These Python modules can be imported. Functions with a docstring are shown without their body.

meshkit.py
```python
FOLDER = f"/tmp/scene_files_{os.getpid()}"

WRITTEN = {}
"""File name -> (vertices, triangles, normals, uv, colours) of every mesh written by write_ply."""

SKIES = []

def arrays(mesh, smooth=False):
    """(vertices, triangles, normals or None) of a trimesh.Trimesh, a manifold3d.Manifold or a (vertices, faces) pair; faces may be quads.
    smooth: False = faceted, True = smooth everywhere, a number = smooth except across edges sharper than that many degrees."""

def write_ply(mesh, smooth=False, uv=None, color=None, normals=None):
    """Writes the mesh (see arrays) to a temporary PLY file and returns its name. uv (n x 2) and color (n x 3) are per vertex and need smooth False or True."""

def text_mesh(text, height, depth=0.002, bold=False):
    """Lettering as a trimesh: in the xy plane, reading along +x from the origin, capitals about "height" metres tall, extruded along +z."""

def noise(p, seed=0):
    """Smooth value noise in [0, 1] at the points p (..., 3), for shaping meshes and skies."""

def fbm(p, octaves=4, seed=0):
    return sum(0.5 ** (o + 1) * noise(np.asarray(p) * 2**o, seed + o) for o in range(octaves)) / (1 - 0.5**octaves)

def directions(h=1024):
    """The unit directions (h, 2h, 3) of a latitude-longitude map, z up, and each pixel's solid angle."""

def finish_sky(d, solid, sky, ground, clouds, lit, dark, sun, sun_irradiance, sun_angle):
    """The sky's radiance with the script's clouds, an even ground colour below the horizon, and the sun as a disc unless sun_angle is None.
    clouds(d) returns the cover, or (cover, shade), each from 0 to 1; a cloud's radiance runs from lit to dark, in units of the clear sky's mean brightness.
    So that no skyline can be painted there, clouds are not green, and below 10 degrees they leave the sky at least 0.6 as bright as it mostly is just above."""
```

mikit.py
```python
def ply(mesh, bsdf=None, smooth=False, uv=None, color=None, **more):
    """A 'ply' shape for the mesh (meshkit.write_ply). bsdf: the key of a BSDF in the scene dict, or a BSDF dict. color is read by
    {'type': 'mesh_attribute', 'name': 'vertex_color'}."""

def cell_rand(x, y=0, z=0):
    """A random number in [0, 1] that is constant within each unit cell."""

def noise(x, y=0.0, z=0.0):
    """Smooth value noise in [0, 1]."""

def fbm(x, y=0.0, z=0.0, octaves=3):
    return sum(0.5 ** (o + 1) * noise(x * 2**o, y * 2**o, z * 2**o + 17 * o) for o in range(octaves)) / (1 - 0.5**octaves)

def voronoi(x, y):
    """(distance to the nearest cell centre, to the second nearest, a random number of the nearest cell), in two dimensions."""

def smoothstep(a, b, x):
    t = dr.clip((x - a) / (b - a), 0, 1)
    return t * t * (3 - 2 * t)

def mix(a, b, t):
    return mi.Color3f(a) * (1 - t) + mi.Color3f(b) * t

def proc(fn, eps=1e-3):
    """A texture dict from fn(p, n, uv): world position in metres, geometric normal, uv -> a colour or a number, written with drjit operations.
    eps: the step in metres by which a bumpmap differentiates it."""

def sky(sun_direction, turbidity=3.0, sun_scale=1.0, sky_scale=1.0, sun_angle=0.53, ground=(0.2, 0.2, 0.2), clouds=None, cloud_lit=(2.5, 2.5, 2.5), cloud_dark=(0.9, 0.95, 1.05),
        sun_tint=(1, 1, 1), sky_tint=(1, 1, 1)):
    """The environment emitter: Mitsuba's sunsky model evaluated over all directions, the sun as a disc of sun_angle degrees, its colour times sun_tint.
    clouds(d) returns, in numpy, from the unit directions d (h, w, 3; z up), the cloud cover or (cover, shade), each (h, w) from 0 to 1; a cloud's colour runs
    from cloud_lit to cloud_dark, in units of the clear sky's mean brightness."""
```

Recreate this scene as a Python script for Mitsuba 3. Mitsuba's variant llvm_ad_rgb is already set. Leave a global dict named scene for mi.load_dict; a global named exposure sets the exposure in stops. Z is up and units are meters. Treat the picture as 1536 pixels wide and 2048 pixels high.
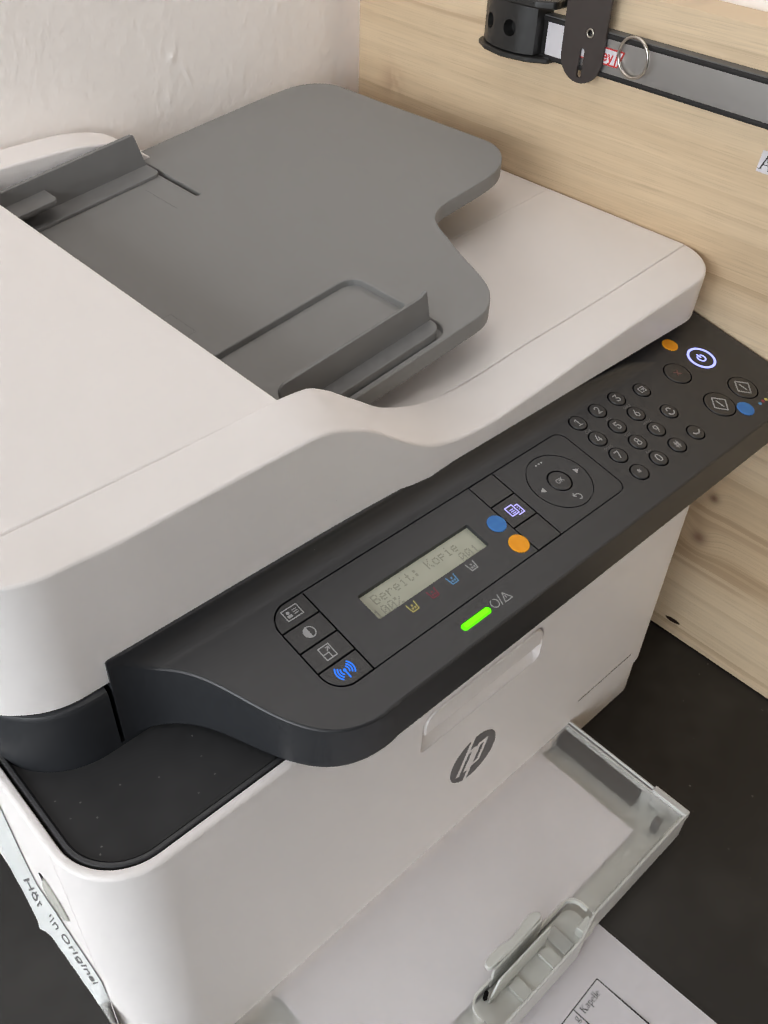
import math, random
import numpy as np, trimesh, mapbox_earcut
import manifold3d as m3
import mitsuba as mi, mikit, meshkit
from mikit import noise, fbm, voronoi, cell_rand, smoothstep, mix, proc
from shapely.geometry import Polygon, LineString, Point, MultiPolygon, box as sbox
from shapely import affinity
from shapely.ops import unary_union
from scipy.spatial import Delaunay
T = mi.ScalarTransform4f
random.seed(4)
rng = np.random.default_rng(4)
S = 0.861          # the drawing below is laid out in drawing units; one unit is 0.861 m

# ------------------------------------------------------------------ camera, light, exposure
exposure = 0.0
CAM = np.array([-0.03422626, -0.17125099, 0.55352248]) * S
FWD = np.array([0.5269839, 0.526361, -0.66725712])
UP = np.array([0.43863874, 0.50401794, 0.74401745])
scene = {}
labels = {}
def rgb(*c): return {'type': 'rgb', 'value': list(c)}
scene['camera'] = {'type': 'perspective', 'fov': 2 * math.degrees(math.atan(768 / 1845.14)), 'fov_axis': 'x',
                   'near_clip': 0.01, 'far_clip': 100.0,
                   'to_world': T().look_at(origin=CAM.tolist(), target=(CAM + FWD).tolist(), up=UP.tolist())}
scene['room_light'] = {'type': 'constant', 'radiance': rgb(0.04, 0.038, 0.036)}       # what the rest of the room gives back
def lamp(key, pos, aim, half, radiance, up=(0, 0, 1)):
    scene[key] = {'type': 'rectangle', 'to_world': T().look_at(origin=list(pos), target=list(aim), up=list(up)).scale([half[0], half[1], 1]),
                  'emitter': {'type': 'area', 'radiance': rgb(*radiance)}}
lamp('window', (-1.5, -0.9, 0.62), (0.1, 0.1, 0.2), (0.55, 0.5), (4.0, 4.05, 4.15))
lamp('window_001', (-0.9, 0.0, 0.5), (0.1, 0.1, 0.2), (0.3, 0.3), (6.4, 6.75, 7.0))
lamp('hanging_lamp', (0.08, 0.10, 1.0), (0.08, 0.10, 0.0), (0.22, 0.22), (2.18, 2.07, 2.00), (0, 1, 0))
labels['window'] = {'label': 'wide daylight window to the left of the photographer', 'category': 'window', 'kind': 'structure'}
labels['window_001'] = {'label': 'small bluish window close to the left side of the desk', 'category': 'window', 'kind': 'structure'}
labels['hanging_lamp'] = {'label': 'square warm lamp hanging above the printer', 'category': 'lamp', 'kind': 'structure'}

# ------------------------------------------------------------------ materials
def mat(key, base, rough=0.45, spec=0.5, bump=None, eps=3e-4, bscale=1.0, **kw):
    d = {'type': 'principled', 'base_color': rgb(*base) if isinstance(base, (tuple, list)) else base, 'roughness': rough, 'specular': spec, **kw}
    if bump is not None:
        d = {'type': 'bumpmap', 'arbitrary': proc(bump, eps), 'scale': bscale, 'bsdf': d}
    scene[key] = {'type': 'twosided', 'bsdf': d}

grain = lambda p, n, uv: 2.2e-5 * noise(p.x * 1900, p.y * 1900, p.z * 1900)
grain2 = lambda p, n, uv: 3.5e-5 * noise(p.x * 1500, p.y * 1500, p.z * 1500)
mat('white_plastic', (0.78, 0.745, 0.725), 0.42, 0.5, grain)
mat('cover_plastic', (0.75, 0.715, 0.695), 0.38, 0.5, grain)
mat('grey_plastic', (0.222, 0.220, 0.214), 0.55, 0.4, grain2)
mat('guide_plastic', (0.185, 0.183, 0.180), 0.5, 0.4, grain2)
mat('dark_plastic', (0.0085, 0.0100, 0.0130), 0.50, 1.0, grain2)
mat('key_plastic', (0.0085, 0.0090, 0.0105), 0.46, 0.95)
mat('gap_black', (0.004, 0.004, 0.004), 0.9, 0.1)
mat('gasket_black', (0.012, 0.012, 0.013), 0.35, 0.5)
def dusty(base, dust, f, thr):
    def fn(p, n, uv):
        a, b, r = voronoi(p.x * f, p.y * f)
        speck = smoothstep(0.16, 0.05, a) * smoothstep(thr, thr + 0.02, r)
        film = fbm(p.x * 22, p.y * 22, 0.3, 4)
        return mix(mix(base, [c * 1.8 + 0.006 for c in base], smoothstep(0.35, 0.8, film)), dust, speck * 0.30)
    return fn
mat('deck_plastic', proc(dusty([0.020, 0.020, 0.021], [0.35, 0.34, 0.32], 330, 0.955)), 0.62, 0.3, grain2)
def desk_fn(p, n, uv):
    base = dusty([0.0125, 0.0115, 0.0105], [0.30, 0.28, 0.26], 190, 0.975)(p, n, uv)
    return base
mat('desk_top', proc(desk_fn), 0.52, 0.5, lambda p, n, uv: 5e-5 * fbm(p.x * 700, p.y * 700, p.z * 700, 2))

def wood_fn(p, n, uv):
    y, z = p.y / S, p.z / S
    w = z + 0.012 * fbm(y * 3.2, z * 10.0, 1.7, 3) + 0.045 * (y - 0.2) * (fbm(y * 1.6, 3.1, 0.2, 2) - 0.5)
    k1 = dr_gauss(y, z, KN[0][0], KN[0][1], 0.0085)
    k2 = dr_gauss(y, z, KN[1][0], KN[1][1], 0.0150)
    w = w + 0.006 * k1 + 0.010 * k2
    g = w * 64.0 + 2.2 * noise(w * 17.0, 4.0, 1.0)
    cell, r = dr.floor(g), g - dr.floor(g)
    late = smoothstep(0.50, 0.93, r) * smoothstep(1.0, 0.955, r)               # growth rings: slow darkening, sharp end
    force = cell_rand(cell, 3, 7) * smoothstep(0.22, 0.70, noise(y * 5.5, cell * 3.7, 9.0))
    band = fbm(w * 26, y * 1.1, 2.0, 3)
    fine = fbm(w * 1500, y * 26, 7.0, 2)
    pore = smoothstep(0.66, 0.86, noise(w * 2600, y * 42, 3.0))
    c = mix([0.655, 0.515, 0.350], [0.555, 0.415, 0.265], smoothstep(0.28, 0.78, band))
    c = mix(c, [0.36, 0.245, 0.135], late * (0.05 + 0.42 * force))
    c = c * (0.94 + 0.12 * fine) * (1.0 - 0.08 * pore)
    streak = smoothstep(0.83, 0.93, noise(w * 60, y * 4.6, 21.0)) * smoothstep(0.3, 0.5, noise(w * 300, y * 9, 2.0))
    c = mix(c, [0.38, 0.25, 0.145], streak * 0.45)
    # brown stain, two knots and a bark pocket of the board itself
    c = mix(c, [0.36, 0.22, 0.14], 0.55 * dr_gauss(y, z, 0.349, 0.334, 0.010) * smoothstep(0.3, 0.6, fbm(y * 90, z * 90, 4.0, 3)))
    c = mix(c, [0.14, 0.075, 0.045], 0.85 * dr_gauss(y, z, KN[0][0], KN[0][1], 0.0040))
    c = mix(c, [0.20, 0.11, 0.07], 0.85 * dr_gauss(y, z, KN[1][0], KN[1][1], 0.0062))
    c = mix(c, [0.025, 0.014, 0.01], smoothstep(0.35, 0.6, dr_gauss(y * 0.42 + z * 0.25, z * 1.3, SLASH[0] * 0.42 + SLASH[1] * 0.25, SLASH[1] * 1.3, 0.0030)))
    return c
import drjit as dr
def dr_gauss(y, z, a, b, s): return dr.exp(-(dr.square(y - a) + dr.square(z - b)) / (s * s))
KN = [(0.0138, 0.1408), (0.0148, 0.1028)]
SLASH = (0.0119, 0.0157)
mat('pine_wood', proc(wood_fn), 0.55, 0.3, lambda p, n, uv: 5e-5 * fbm(p.y * 40, p.z * 1400, 1.0, 2))

mat('plaster', proc(lambda p, n, uv: mix([0.88, 0.835, 0.795], [0.85, 0.80, 0.755], fbm(p.x * 30, p.z * 30, p.y * 30, 4))), 0.85, 0.15)
mat('paper_white', (0.63, 0.61, 0.635), 0.8, 0.2)
mat('ink_black', (0.02, 0.02, 0.022), 0.7, 0.2)
mat('slot_grey', (0.045, 0.040, 0.038), 0.6, 0.3)
mat('fine_ink', (0.14, 0.115, 0.095), 0.6, 0.3)
mat('film_ink', (0.14, 0.14, 0.14), 0.6, 0.3)
mat('ink_grey', (0.33, 0.33, 0.335), 0.5, 0.3)
mat('ink_dim', (0.11, 0.11, 0.11), 0.5, 0.3)
mat('ink_faint', (0.05, 0.05, 0.05), 0.5, 0.3)
mat('ink_red', (0.22, 0.03, 0.05), 0.5, 0.3)
mat('ink_darkred', (0.16, 0.075, 0.065), 0.5, 0.3)
mat('ink_yellow', (0.52, 0.44, 0.13), 0.5, 0.3)
mat('ink_blue', (0.10, 0.28, 0.50), 0.5, 0.3)
mat('logo_grey', (0.075, 0.07, 0.07), 0.35, 0.5)
mat('rail_red', (0.55, 0.05, 0.05), 0.5, 0.3)
mat('sticker_blue', proc(lambda p, n, uv: mix([0.045, 0.175, 0.50], [0.055, 0.21, 0.53], noise(p.x * 600, p.y * 600, 1))), 0.5, 0.3)
mat('sticker_orange', proc(lambda p, n, uv: mix([0.86, 0.33, 0.012], [0.90, 0.37, 0.02], noise(p.x * 600, p.y * 600, 1))), 0.5, 0.3)
mat('lcd_glass', proc(lambda p, n, uv: mix([0.40, 0.41, 0.325], [0.44, 0.445, 0.36], noise(p.x * 160, p.y * 160, 2))), 0.3, 0.5)
mat('lcd_ink', (0.285, 0.29, 0.23), 0.3, 0.5)
mat('tray_plastic', (0.56, 0.56, 0.54), 0.35, 0.5, grain)
mat('tray_floor', (0.47, 0.475, 0.45), 0.5, 0.4)
mat('stop_plastic', (0.57, 0.575, 0.54), 0.35, 0.5)
mat('rail_alu', (0.52, 0.51, 0.50), 0.34, 0.5, metallic=1.0)
mat('rail_black', (0.010, 0.009, 0.009), 0.5, 0.4)
mat('cap_black', (0.014, 0.0135, 0.013), 0.38, 0.5)
mat('strap_dark', (0.055, 0.045, 0.042), 0.42, 0.5, lambda p, n, uv: 3e-5 * fbm(p.y * 500, p.z * 500, 1.0, 2), metallic=0.3)
mat('steel', (0.62, 0.58, 0.52), 0.18, 0.5, metallic=1.0)
mat('film_white', (0.72, 0.735, 0.72), 0.35, 0.5)
mat('film_tape', (0.46, 0.455, 0.41), 0.3, 0.5)
scene['frost'] = {'type': 'principledthin', 'base_color': rgb(0.82, 0.82, 0.81), 'roughness': 0.30, 'spec_trans': 0.62, 'diff_trans': 0.9, 'eta': 1.3}
scene['frosted_cover'] = {'type': 'blendbsdf', 'weight': 0.42, 'clear': {'type': 'thindielectric', 'int_ior': 1.49}, 'frost': {'type': 'ref', 'id': 'frost'}}
def glow(*c): return {'type': 'area', 'radiance': rgb(*c)}

# ------------------------------------------------------------------ mesh helpers
def put(key, mesh, bsdf, smooth=False, **more):
    if hasattr(mesh, 'to_mesh'):
        q = mesh.to_mesh(); mesh = trimesh.Trimesh(np.array(q.vert_properties[:, :3], float), np.array(q.tri_verts), process=False)
    mesh = trimesh.Trimesh(np.asarray(mesh.vertices) * S, np.asarray(mesh.faces), process=False)
    k, i = key, 0
    while k in scene:
        i += 1; k = f'{key}_{i:03d}'
    scene[k] = mikit.ply(mesh, bsdf, smooth, **more)
    return k
def lab(key, label=None, category=None, group=None, kind=None):
    d = {}
    if label: d['label'] = label
    if category: d['category'] = category
    if group: d['group'] = group
    if kind: d['kind'] = kind
    labels[key] = d

def rpoly(pts, r, n=10):
    """polygon corners rounded by radius r (a number or one per corner)"""
    pts = np.asarray(pts, float); N = len(pts); out = []
    rs = np.broadcast_to(np.asarray(r, float), (N,))
    for i in range(N):
        p, a, b = pts[i], pts[i - 1], pts[(i + 1) % N]
        if rs[i] <= 0: out.append(p); continue
        u, v = (a - p) / np.linalg.norm(a - p), (b - p) / np.linalg.norm(b - p)
        ang = math.acos(np.clip(u @ v, -1, 1))
        t = rs[i] / math.tan(ang / 2); c = p + (u + v) / np.linalg.norm(u + v) * rs[i] / math.sin(ang / 2)
        p0, p1 = p + u * t - c, p + v * t - c
        a0 = math.atan2(p0[1], p0[0]); d = (math.atan2(p1[1], p1[0]) - a0 + math.pi) % (2 * math.pi) - math.pi
        for k in range(n + 1):
            q = a0 + d * k / n; out.append(c + rs[i] * np.array([math.cos(q), math.sin(q)]))
    return np.array(out)
def rrect(x0, y0, x1, y1, r, n=10):
    return rpoly([(x0, y0), (x1, y0), (x1, y1), (x0, y1)], r, n)
def circle(x, y, r, n=48):
    a = np.linspace(0, 2 * math.pi, n, endpoint=False); return np.stack([x + r * np.cos(a), y + r * np.sin(a)], 1)
def dens(o, ds):
    out = []
    for p, q in zip(o, np.roll(o, -1, 0)):
        k = max(1, int(math.ceil(np.linalg.norm(q - p) / ds)))
        out += [p + (q - p) * i / k for i in range(k)]
    return np.array(out)
def clean(o):
    o = np.asarray(o, float); keep = np.linalg.norm(o - np.roll(o, 1, 0), axis=1) > 1e-6
    return o[keep]
def chaikin(p, k=2, closed=True):
    p = np.asarray(p, float)
    for _ in range(k):
        q = np.roll(p, -1, 0); p = np.stack([0.75 * p + 0.25 * q, 0.25 * p + 0.75 * q], 1).reshape(-1, 2)
    return p
def area2(o): x, y = o[:, 0], o[:, 1]; return np.sum(x * np.roll(y, -1) - np.roll(x, -1) * y)
def inset(o, d):
    e = np.roll(o, -1, 0) - o; e /= np.linalg.norm(e, axis=1, keepdims=True)
    n = np.stack([-e[:, 1], e[:, 0]], 1); m = np.roll(n, 1, 0)
    return o + d * (n + m) / np.maximum(1 + (n * m).sum(1), 0.35)[:, None]
def loft(outline, layers, holes=(), grid=None):
    """closed solid: the outline (and its holes) at each (inset, height) layer, bottom to top; height may be a function of (x, y)"""
    rings = [clean(outline)] + [clean(h) for h in holes]
    if area2(rings[0]) < 0: rings[0] = rings[0][::-1]
    for i in range(1, len(rings)):
        if area2(rings[i]) > 0: rings[i] = rings[i][::-1]
    n = [len(r) for r in rings]; N = sum(n); V, F = [], []
    flat = []
    for d, z in layers:
        q = np.vstack([inset(r, d) if d else r for r in rings]); flat.append(q)
        zz = z(q[:, 0], q[:, 1]) if callable(z) else np.full(len(q), float(z))
        V.append(np.column_stack([q, zz]))
    for L in range(len(layers) - 1):
        o = 0
        for k in n:
            i = np.arange(k) + o; j = (np.arange(k) + 1) % k + o
            a, b, c, d = i + L * N, j + L * N, j + (L + 1) * N, i + (L + 1) * N
            F += [np.stack([a, b, c], 1), np.stack([a, c, d], 1)]; o += k
    ends = np.cumsum(n).astype(np.uint32)
    def cap(q): return np.asarray(mapbox_earcut.triangulate_float64(q, ends)).reshape(-1, 3).astype(int)
    def orient(t, q, up):
        c = q[t]; s = (c[:, 1, 0] - c[:, 0, 0]) * (c[:, 2, 1] - c[:, 0, 1]) - (c[:, 1, 1] - c[:, 0, 1]) * (c[:, 2, 0] - c[:, 0, 0])
        t = t.copy(); w = (s < 0) if up else (s > 0); t[w] = t[w][:, ::-1]; return t
    top = len(layers) - 1
    if grid is None:
        F.append(orient(cap(flat[0]), flat[0], False))
        F.append(orient(cap(flat[-1]), flat[-1], True) + top * N)
    for which in ((0, -1) if grid is not None else ()):
        q = flat[which]; poly = Polygon(q); x0, y0, x1, y1 = poly.bounds
        gx, gy = np.meshgrid(np.arange(x0 + grid / 2, x1, grid), np.arange(y0 + grid / 2, y1, grid))
        g = np.stack([gx.ravel(), gy.ravel()], 1); inn = poly.buffer(-grid * 0.45)
        import shapely
        g = g[shapely.contains_xy(inn, g[:, 0], g[:, 1])]
        allp = np.vstack([q, g]); t = Delaunay(allp).simplices
        cen = allp[t].mean(1); t = t[shapely.contains_xy(poly, cen[:, 0], cen[:, 1])]
        z = layers[which][1]; zz = z(g[:, 0], g[:, 1]) if callable(z) else np.full(len(g), float(z))
        base = sum(len(v) for v in V); V.append(np.column_stack([g, zz]))
        t = orient(t, allp, which == -1); off = 0 if which == 0 else top * N
        F.append(np.where(t < len(q), t + off, t - len(q) + base))
    return trimesh.Trimesh(np.vstack(V), np.vstack(F), process=False)
def fil(r, z, n=4, base=0.0):
    """layers of a rounded top edge of radius r ending at height z (number or function)"""
    out = []
    for k in range(n + 1):
        a = math.pi / 2 * k / n; d, h = r * (1 - math.cos(a)), -r * (1 - math.sin(a))
        out.append((base + d, (lambda x, y, h=h: z(x, y) + h) if callable(z) else z + h))
    return out
def prism(poly, z0, z1):
    """extrude a shapely polygon (or several)"""
    gs = getattr(poly, 'geoms', [poly]); out = []
    for g in gs:
        if g.is_empty or g.area < 1e-12: continue
        out.append(loft(np.array(g.exterior.coords)[:-1], [(0, z0), (0, z1)], [np.array(h.coords)[:-1] for h in g.interiors]))
    return trimesh.util.concatenate(out)
def man(mesh):
    return m3.Manifold(m3.Mesh(vert_properties=np.asarray(mesh.vertices, np.float32), tri_verts=np.asarray(mesh.faces, np.uint32)))
def mapv(mesh, f):
    v = np.asarray(mesh.vertices); w = np.column_stack(f(v[:, 0], v[:, 1], v[:, 2])); fc = np.asarray(mesh.faces)
    a = trimesh.Trimesh(w, fc, process=False)
    return trimesh.Trimesh(w, fc[:, ::-1], process=False) if a.volume < 0 else a
def boxm(x0, x1, y0, y1, z0, z1):
    return mapv(trimesh.creation.box((1, 1, 1)), lambda x, y, z: (x0 + (x + .5) * (x1 - x0), y0 + (y + .5) * (y1 - y0), z0 + (z + .5) * (z1 - z0)))
def rbox(x0, x1, y0, y1, z0, z1, r=0.0012, n=3, rc=None):
    o = rrect(x0, y0, x1, y1, rc or r, 5)
    lo = [(d, z0 + (z1 - h)) for d, h in fil(r, z1, n)][::-1]
    return loft(o, lo + fil(r, z1, n))
def join(*m): return trimesh.util.concatenate([x for x in m])
def strokes(lines, w): return unary_union([LineString(l).buffer(w / 2, cap_style=1, join_style=1, quad_segs=4) for l in lines])
def textpoly(text, h, bold=False, weight=0.0):
    """lettering outline as a flat mesh with its left end at the origin, capitals h tall"""
    return meshkit.text_mesh(text, h, 1.0, bold)
def text_on(text, h, place, bold=False, center=True):
    m = meshkit.text_mesh(text, h, 1.0, bold); b = m.bounds
    dx, dy = ((b[0][0] + b[1][0]) / 2, h / 2) if center else (0, 0)
    return mapv(m, lambda x, y, z: place(x - dx, y - dy, z))

ZD = 0.2252        # height of the output deck above the desk

# ------------------------------------------------------------------ setting: desk, plaster wall, wooden board
put('desk', boxm(-1.0, 0.5040, -0.9, 0.4060, -0.030, 0.0), 'desk_top')
lab('desk', 'dusty black table top under the printer', 'table')
def plaster_mesh():
    # the rough plaster in view is real relief: a fine sheet with drips, lumps and pits, in front of a plain wall
    st = 0.0011; X, Z = np.meshgrid(np.arange(-0.14, 0.53, st), np.arange(0.24, 0.66, st), indexing='ij')
    q = np.stack([X, Z, 0 * X], -1)
    h = 0.00040 * meshkit.fbm(q * [480, 260, 1], 2, 3) + 0.00026 * meshkit.fbm(q * [150, 110, 1], 3, 8) + 0.0007 * meshkit.fbm(q * [26, 20, 1], 2, 5)
    for k in range(170):
        x, z, r_ = rng.uniform(-0.14, 0.52), rng.uniform(0.25, 0.65), rng.uniform(0.0008, 0.0022)
        h = h + rng.uniform(0.0002, 0.0007) * np.exp(-((X - x) ** 2 + ((Z - z) / rng.uniform(1.0, 2.2)) ** 2) / r_ ** 2)
    h = h + 0.0012 * np.exp(-((X - 0.3235) ** 2 + (Z - 0.362) ** 2) / 0.0032 ** 2) + 0.0005 * np.exp(-((X - 0.334 + 0.35 * (Z - 0.35)) / 0.0016) ** 2) * np.exp(-((Z - 0.35) / 0.009) ** 2)
    V = np.stack([X, 0.4085 - h, Z], -1).reshape(-1, 3); n0, n1 = X.shape; q = np.arange(n0 * n1).reshape(n0, n1)
    a, b, c, d = q[:-1, :-1].ravel(), q[1:, :-1].ravel(), q[1:, 1:].ravel(), q[:-1, 1:].ravel()
    return trimesh.Trimesh(V, np.vstack([np.stack([a, b, c], 1), np.stack([a, c, d], 1)]), process=False)
put('plaster_wall', boxm(-1.2, 1.3, 0.4088, 0.52, -0.6, 1.4), 'plaster'); put('plaster_wall__rough_coat', plaster_mesh(), 'plaster', True); lab('plaster_wall', 'white rough plastered wall behind the printer', 'wall', kind='structure')
put('side_wall', boxm(0.5045, 0.62, -1.4, 0.4080, -0.6, 1.4), 'plaster'); lab('side_wall', 'white wall behind the wooden board', 'wall', kind='structure')
def board():
    o = rpoly([(0.4745, -1.0), (0.5042, -1.0), (0.5042, 0.3870), (0.4745, 0.3870)], 0.0009, 3)
    return loft(o, [(0.0006, 0.0012), (0, 0.0018)] + fil(0.0008, 0.4278, 3))
put('wooden_board', board(), 'pine_wood', 40); lab('wooden_board', 'pale knotty wooden board standing on the desk beside the printer', 'board')

# ------------------------------------------------------------------ printer body
PR = 'multifunction_printer__'
lab('multifunction_printer', 'white and charcoal multifunction printer with grey document feeder', 'printer')
BO = rpoly([(0, 0), (0.4160, 0), (0.4160, 0.395), (0, 0.395)], [0.031, 0.018, 0.02, 0.02], 16)
m = loft(BO, [(0.0008, 0.0376), (0, 0.0384)] + fil(0.0022, ZD, 5) + [(0.0036, ZD), (0.0040, ZD - 0.0006), (0.0040, ZD - 0.012)])
hand_o = rpoly([(0.1712, 0.1516), (0.2645, 0.1516), (0.2645, 0.1822), (0.1712, 0.1822)], [0.003, 0.005, 0.009, 0.009], 8)
XZ = lambda x, y, z: (x, -z, y)          # a drawing in (x, z) extruded along -y
cut = mapv(loft(hand_o, [(0, -0.030), (0, 0.01)]), XZ)
body = man(m) - man(cut)
seam = mapv(prism(sbox(0.0302, 0.03, 0.0306, 0.224), -0.0006, 0.002), lambda x, y, z: (-z, x, y))
body = body - man(seam)
put(PR + 'body', body, 'white_plastic', 30)
dash, x_ = [], 0.3285
while x_ < 0.3860:
    l_ = rng.uniform(0.0007, 0.0024); dash.append(sbox(x_, 0.0540 + rng.uniform(0, .0002), x_ + l_, 0.0552 + rng.uniform(0, .0003))); x_ += l_ + rng.uniform(0.0003, 0.0008)
put(PR + 'fine_print', mapv(prism(MultiPolygon(dash), -0.0005, 0.00015), XZ), 'fine_ink')
lab(PR + 'fine_print', kind='stuff')
put(PR + 'skirt', loft(inset(BO, 0.0016), [(0.002, 0.0), (0, 0.002), (0, 0.0376)]), 'white_plastic', 30)
# pull handle: flush flap above a sloping scoop
flap = rpoly([(0.1726, 0.1662), (0.2632, 0.1662), (0.2632, 0.1809), (0.1726, 0.1809)], [0.001, 0.001, 0.0085, 0.0085], 8)
h = put(PR + 'handle', mapv(loft(flap, [(0, -0.014)] + fil(0.0010, 0.0007, 3)), XZ), 'cover_plastic', 40)
scoop = Polygon([(0.0006, 0.1516), (0.0300, 0.1516), (0.0300, 0.1740), (0.0170, 0.1660), (0.0040, 0.1535)])
put(h + '__scoop', mapv(prism(scoop, 0.1713, 0.2644), lambda x, y, z: (z, x, y)), 'white_plastic', 30)
# emblem on the front: a dark disc with the two slanted letters left white
def emblem():
    k = 0.36; R = 1.0
    disc = Point(0, 0).buffer(R, 48)
    def st(pts, w=0.19): return LineString([(u + k * v * 0.95, v) for u, v in pts]).buffer(w / 2, cap_style=2, join_style=2)
    hh = [st([(-0.46, -0.52), (-0.46, 1.2)]), st([(-0.52, 0.42), (-0.16, 0.42)], 0.18), st([(-0.17, 0.48), (-0.13, 0.40), (-0.13, -0.52)])]
    pp = [st([(0.07, 0.48), (0.07, -1.2)]), st([(0.0, 0.42), (0.40, 0.42)], 0.18), st([(0.40, 0.48), (0.42, -0.47)], 0.18), st([(0.07, -0.42), (0.45, -0.42)], 0.18)]
    return disc.difference(unary_union(hh + pp))
em = affinity.translate(affinity.scale(emblem(), 0.0188, 0.0188, origin=(0, 0)), 0.2178, 0.1027)
put(PR + 'emblem', mapv(prism(em, -0.001, 0.00025), XZ), 'logo_grey')

# output deck with its dark lip
DO = inset(BO, 0.0050)
d = put(PR + 'output_deck', loft(inset(DO, 0.0028), [(0, ZD - 0.011), (0, ZD - 0.0026)]), 'deck_plastic')
put(d + '__lip', loft(DO, [(0, ZD - 0.011)] + fil(0.0011, ZD - 0.0006, 3) + [(0.0020, ZD - 0.0006), (0.0030, ZD - 0.0018), (0.0032, ZD - 0.006)]), 'dark_plastic', 40)

# scanner base (dark band under the lid)
LO = rpoly([(0.0032, 0.0545), (0.4732, 0.0545), (0.4732, 0.402), (0.0032, 0.402)], [0.035, 0.031, 0.03, 0.03], 24)
BO2 = rpoly([(0.0060, 0.0555), (0.34, 0.0555), (0.43, 0.0665), (0.4690, 0.0680), (0.4690, 0.400), (0.0055, 0.400)], [0.034, 0.02, 0.02, 0.026, 0.03, 0.03], 24)
base_m = man(loft(BO2, [(0, ZD - 0.004), (0, 0.2558), (0.0010, 0.2580), (0.0040, 0.2596), (0.0085, 0.2600), (0.0090, 0.2700)])) - man(boxm(0.0458, 0.0478, 0.040, 0.066, ZD - 0.001, 0.30))      # the joint beside the panel
put(PR + 'scanner_base', base_m, 'dark_plastic', 30)

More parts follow.
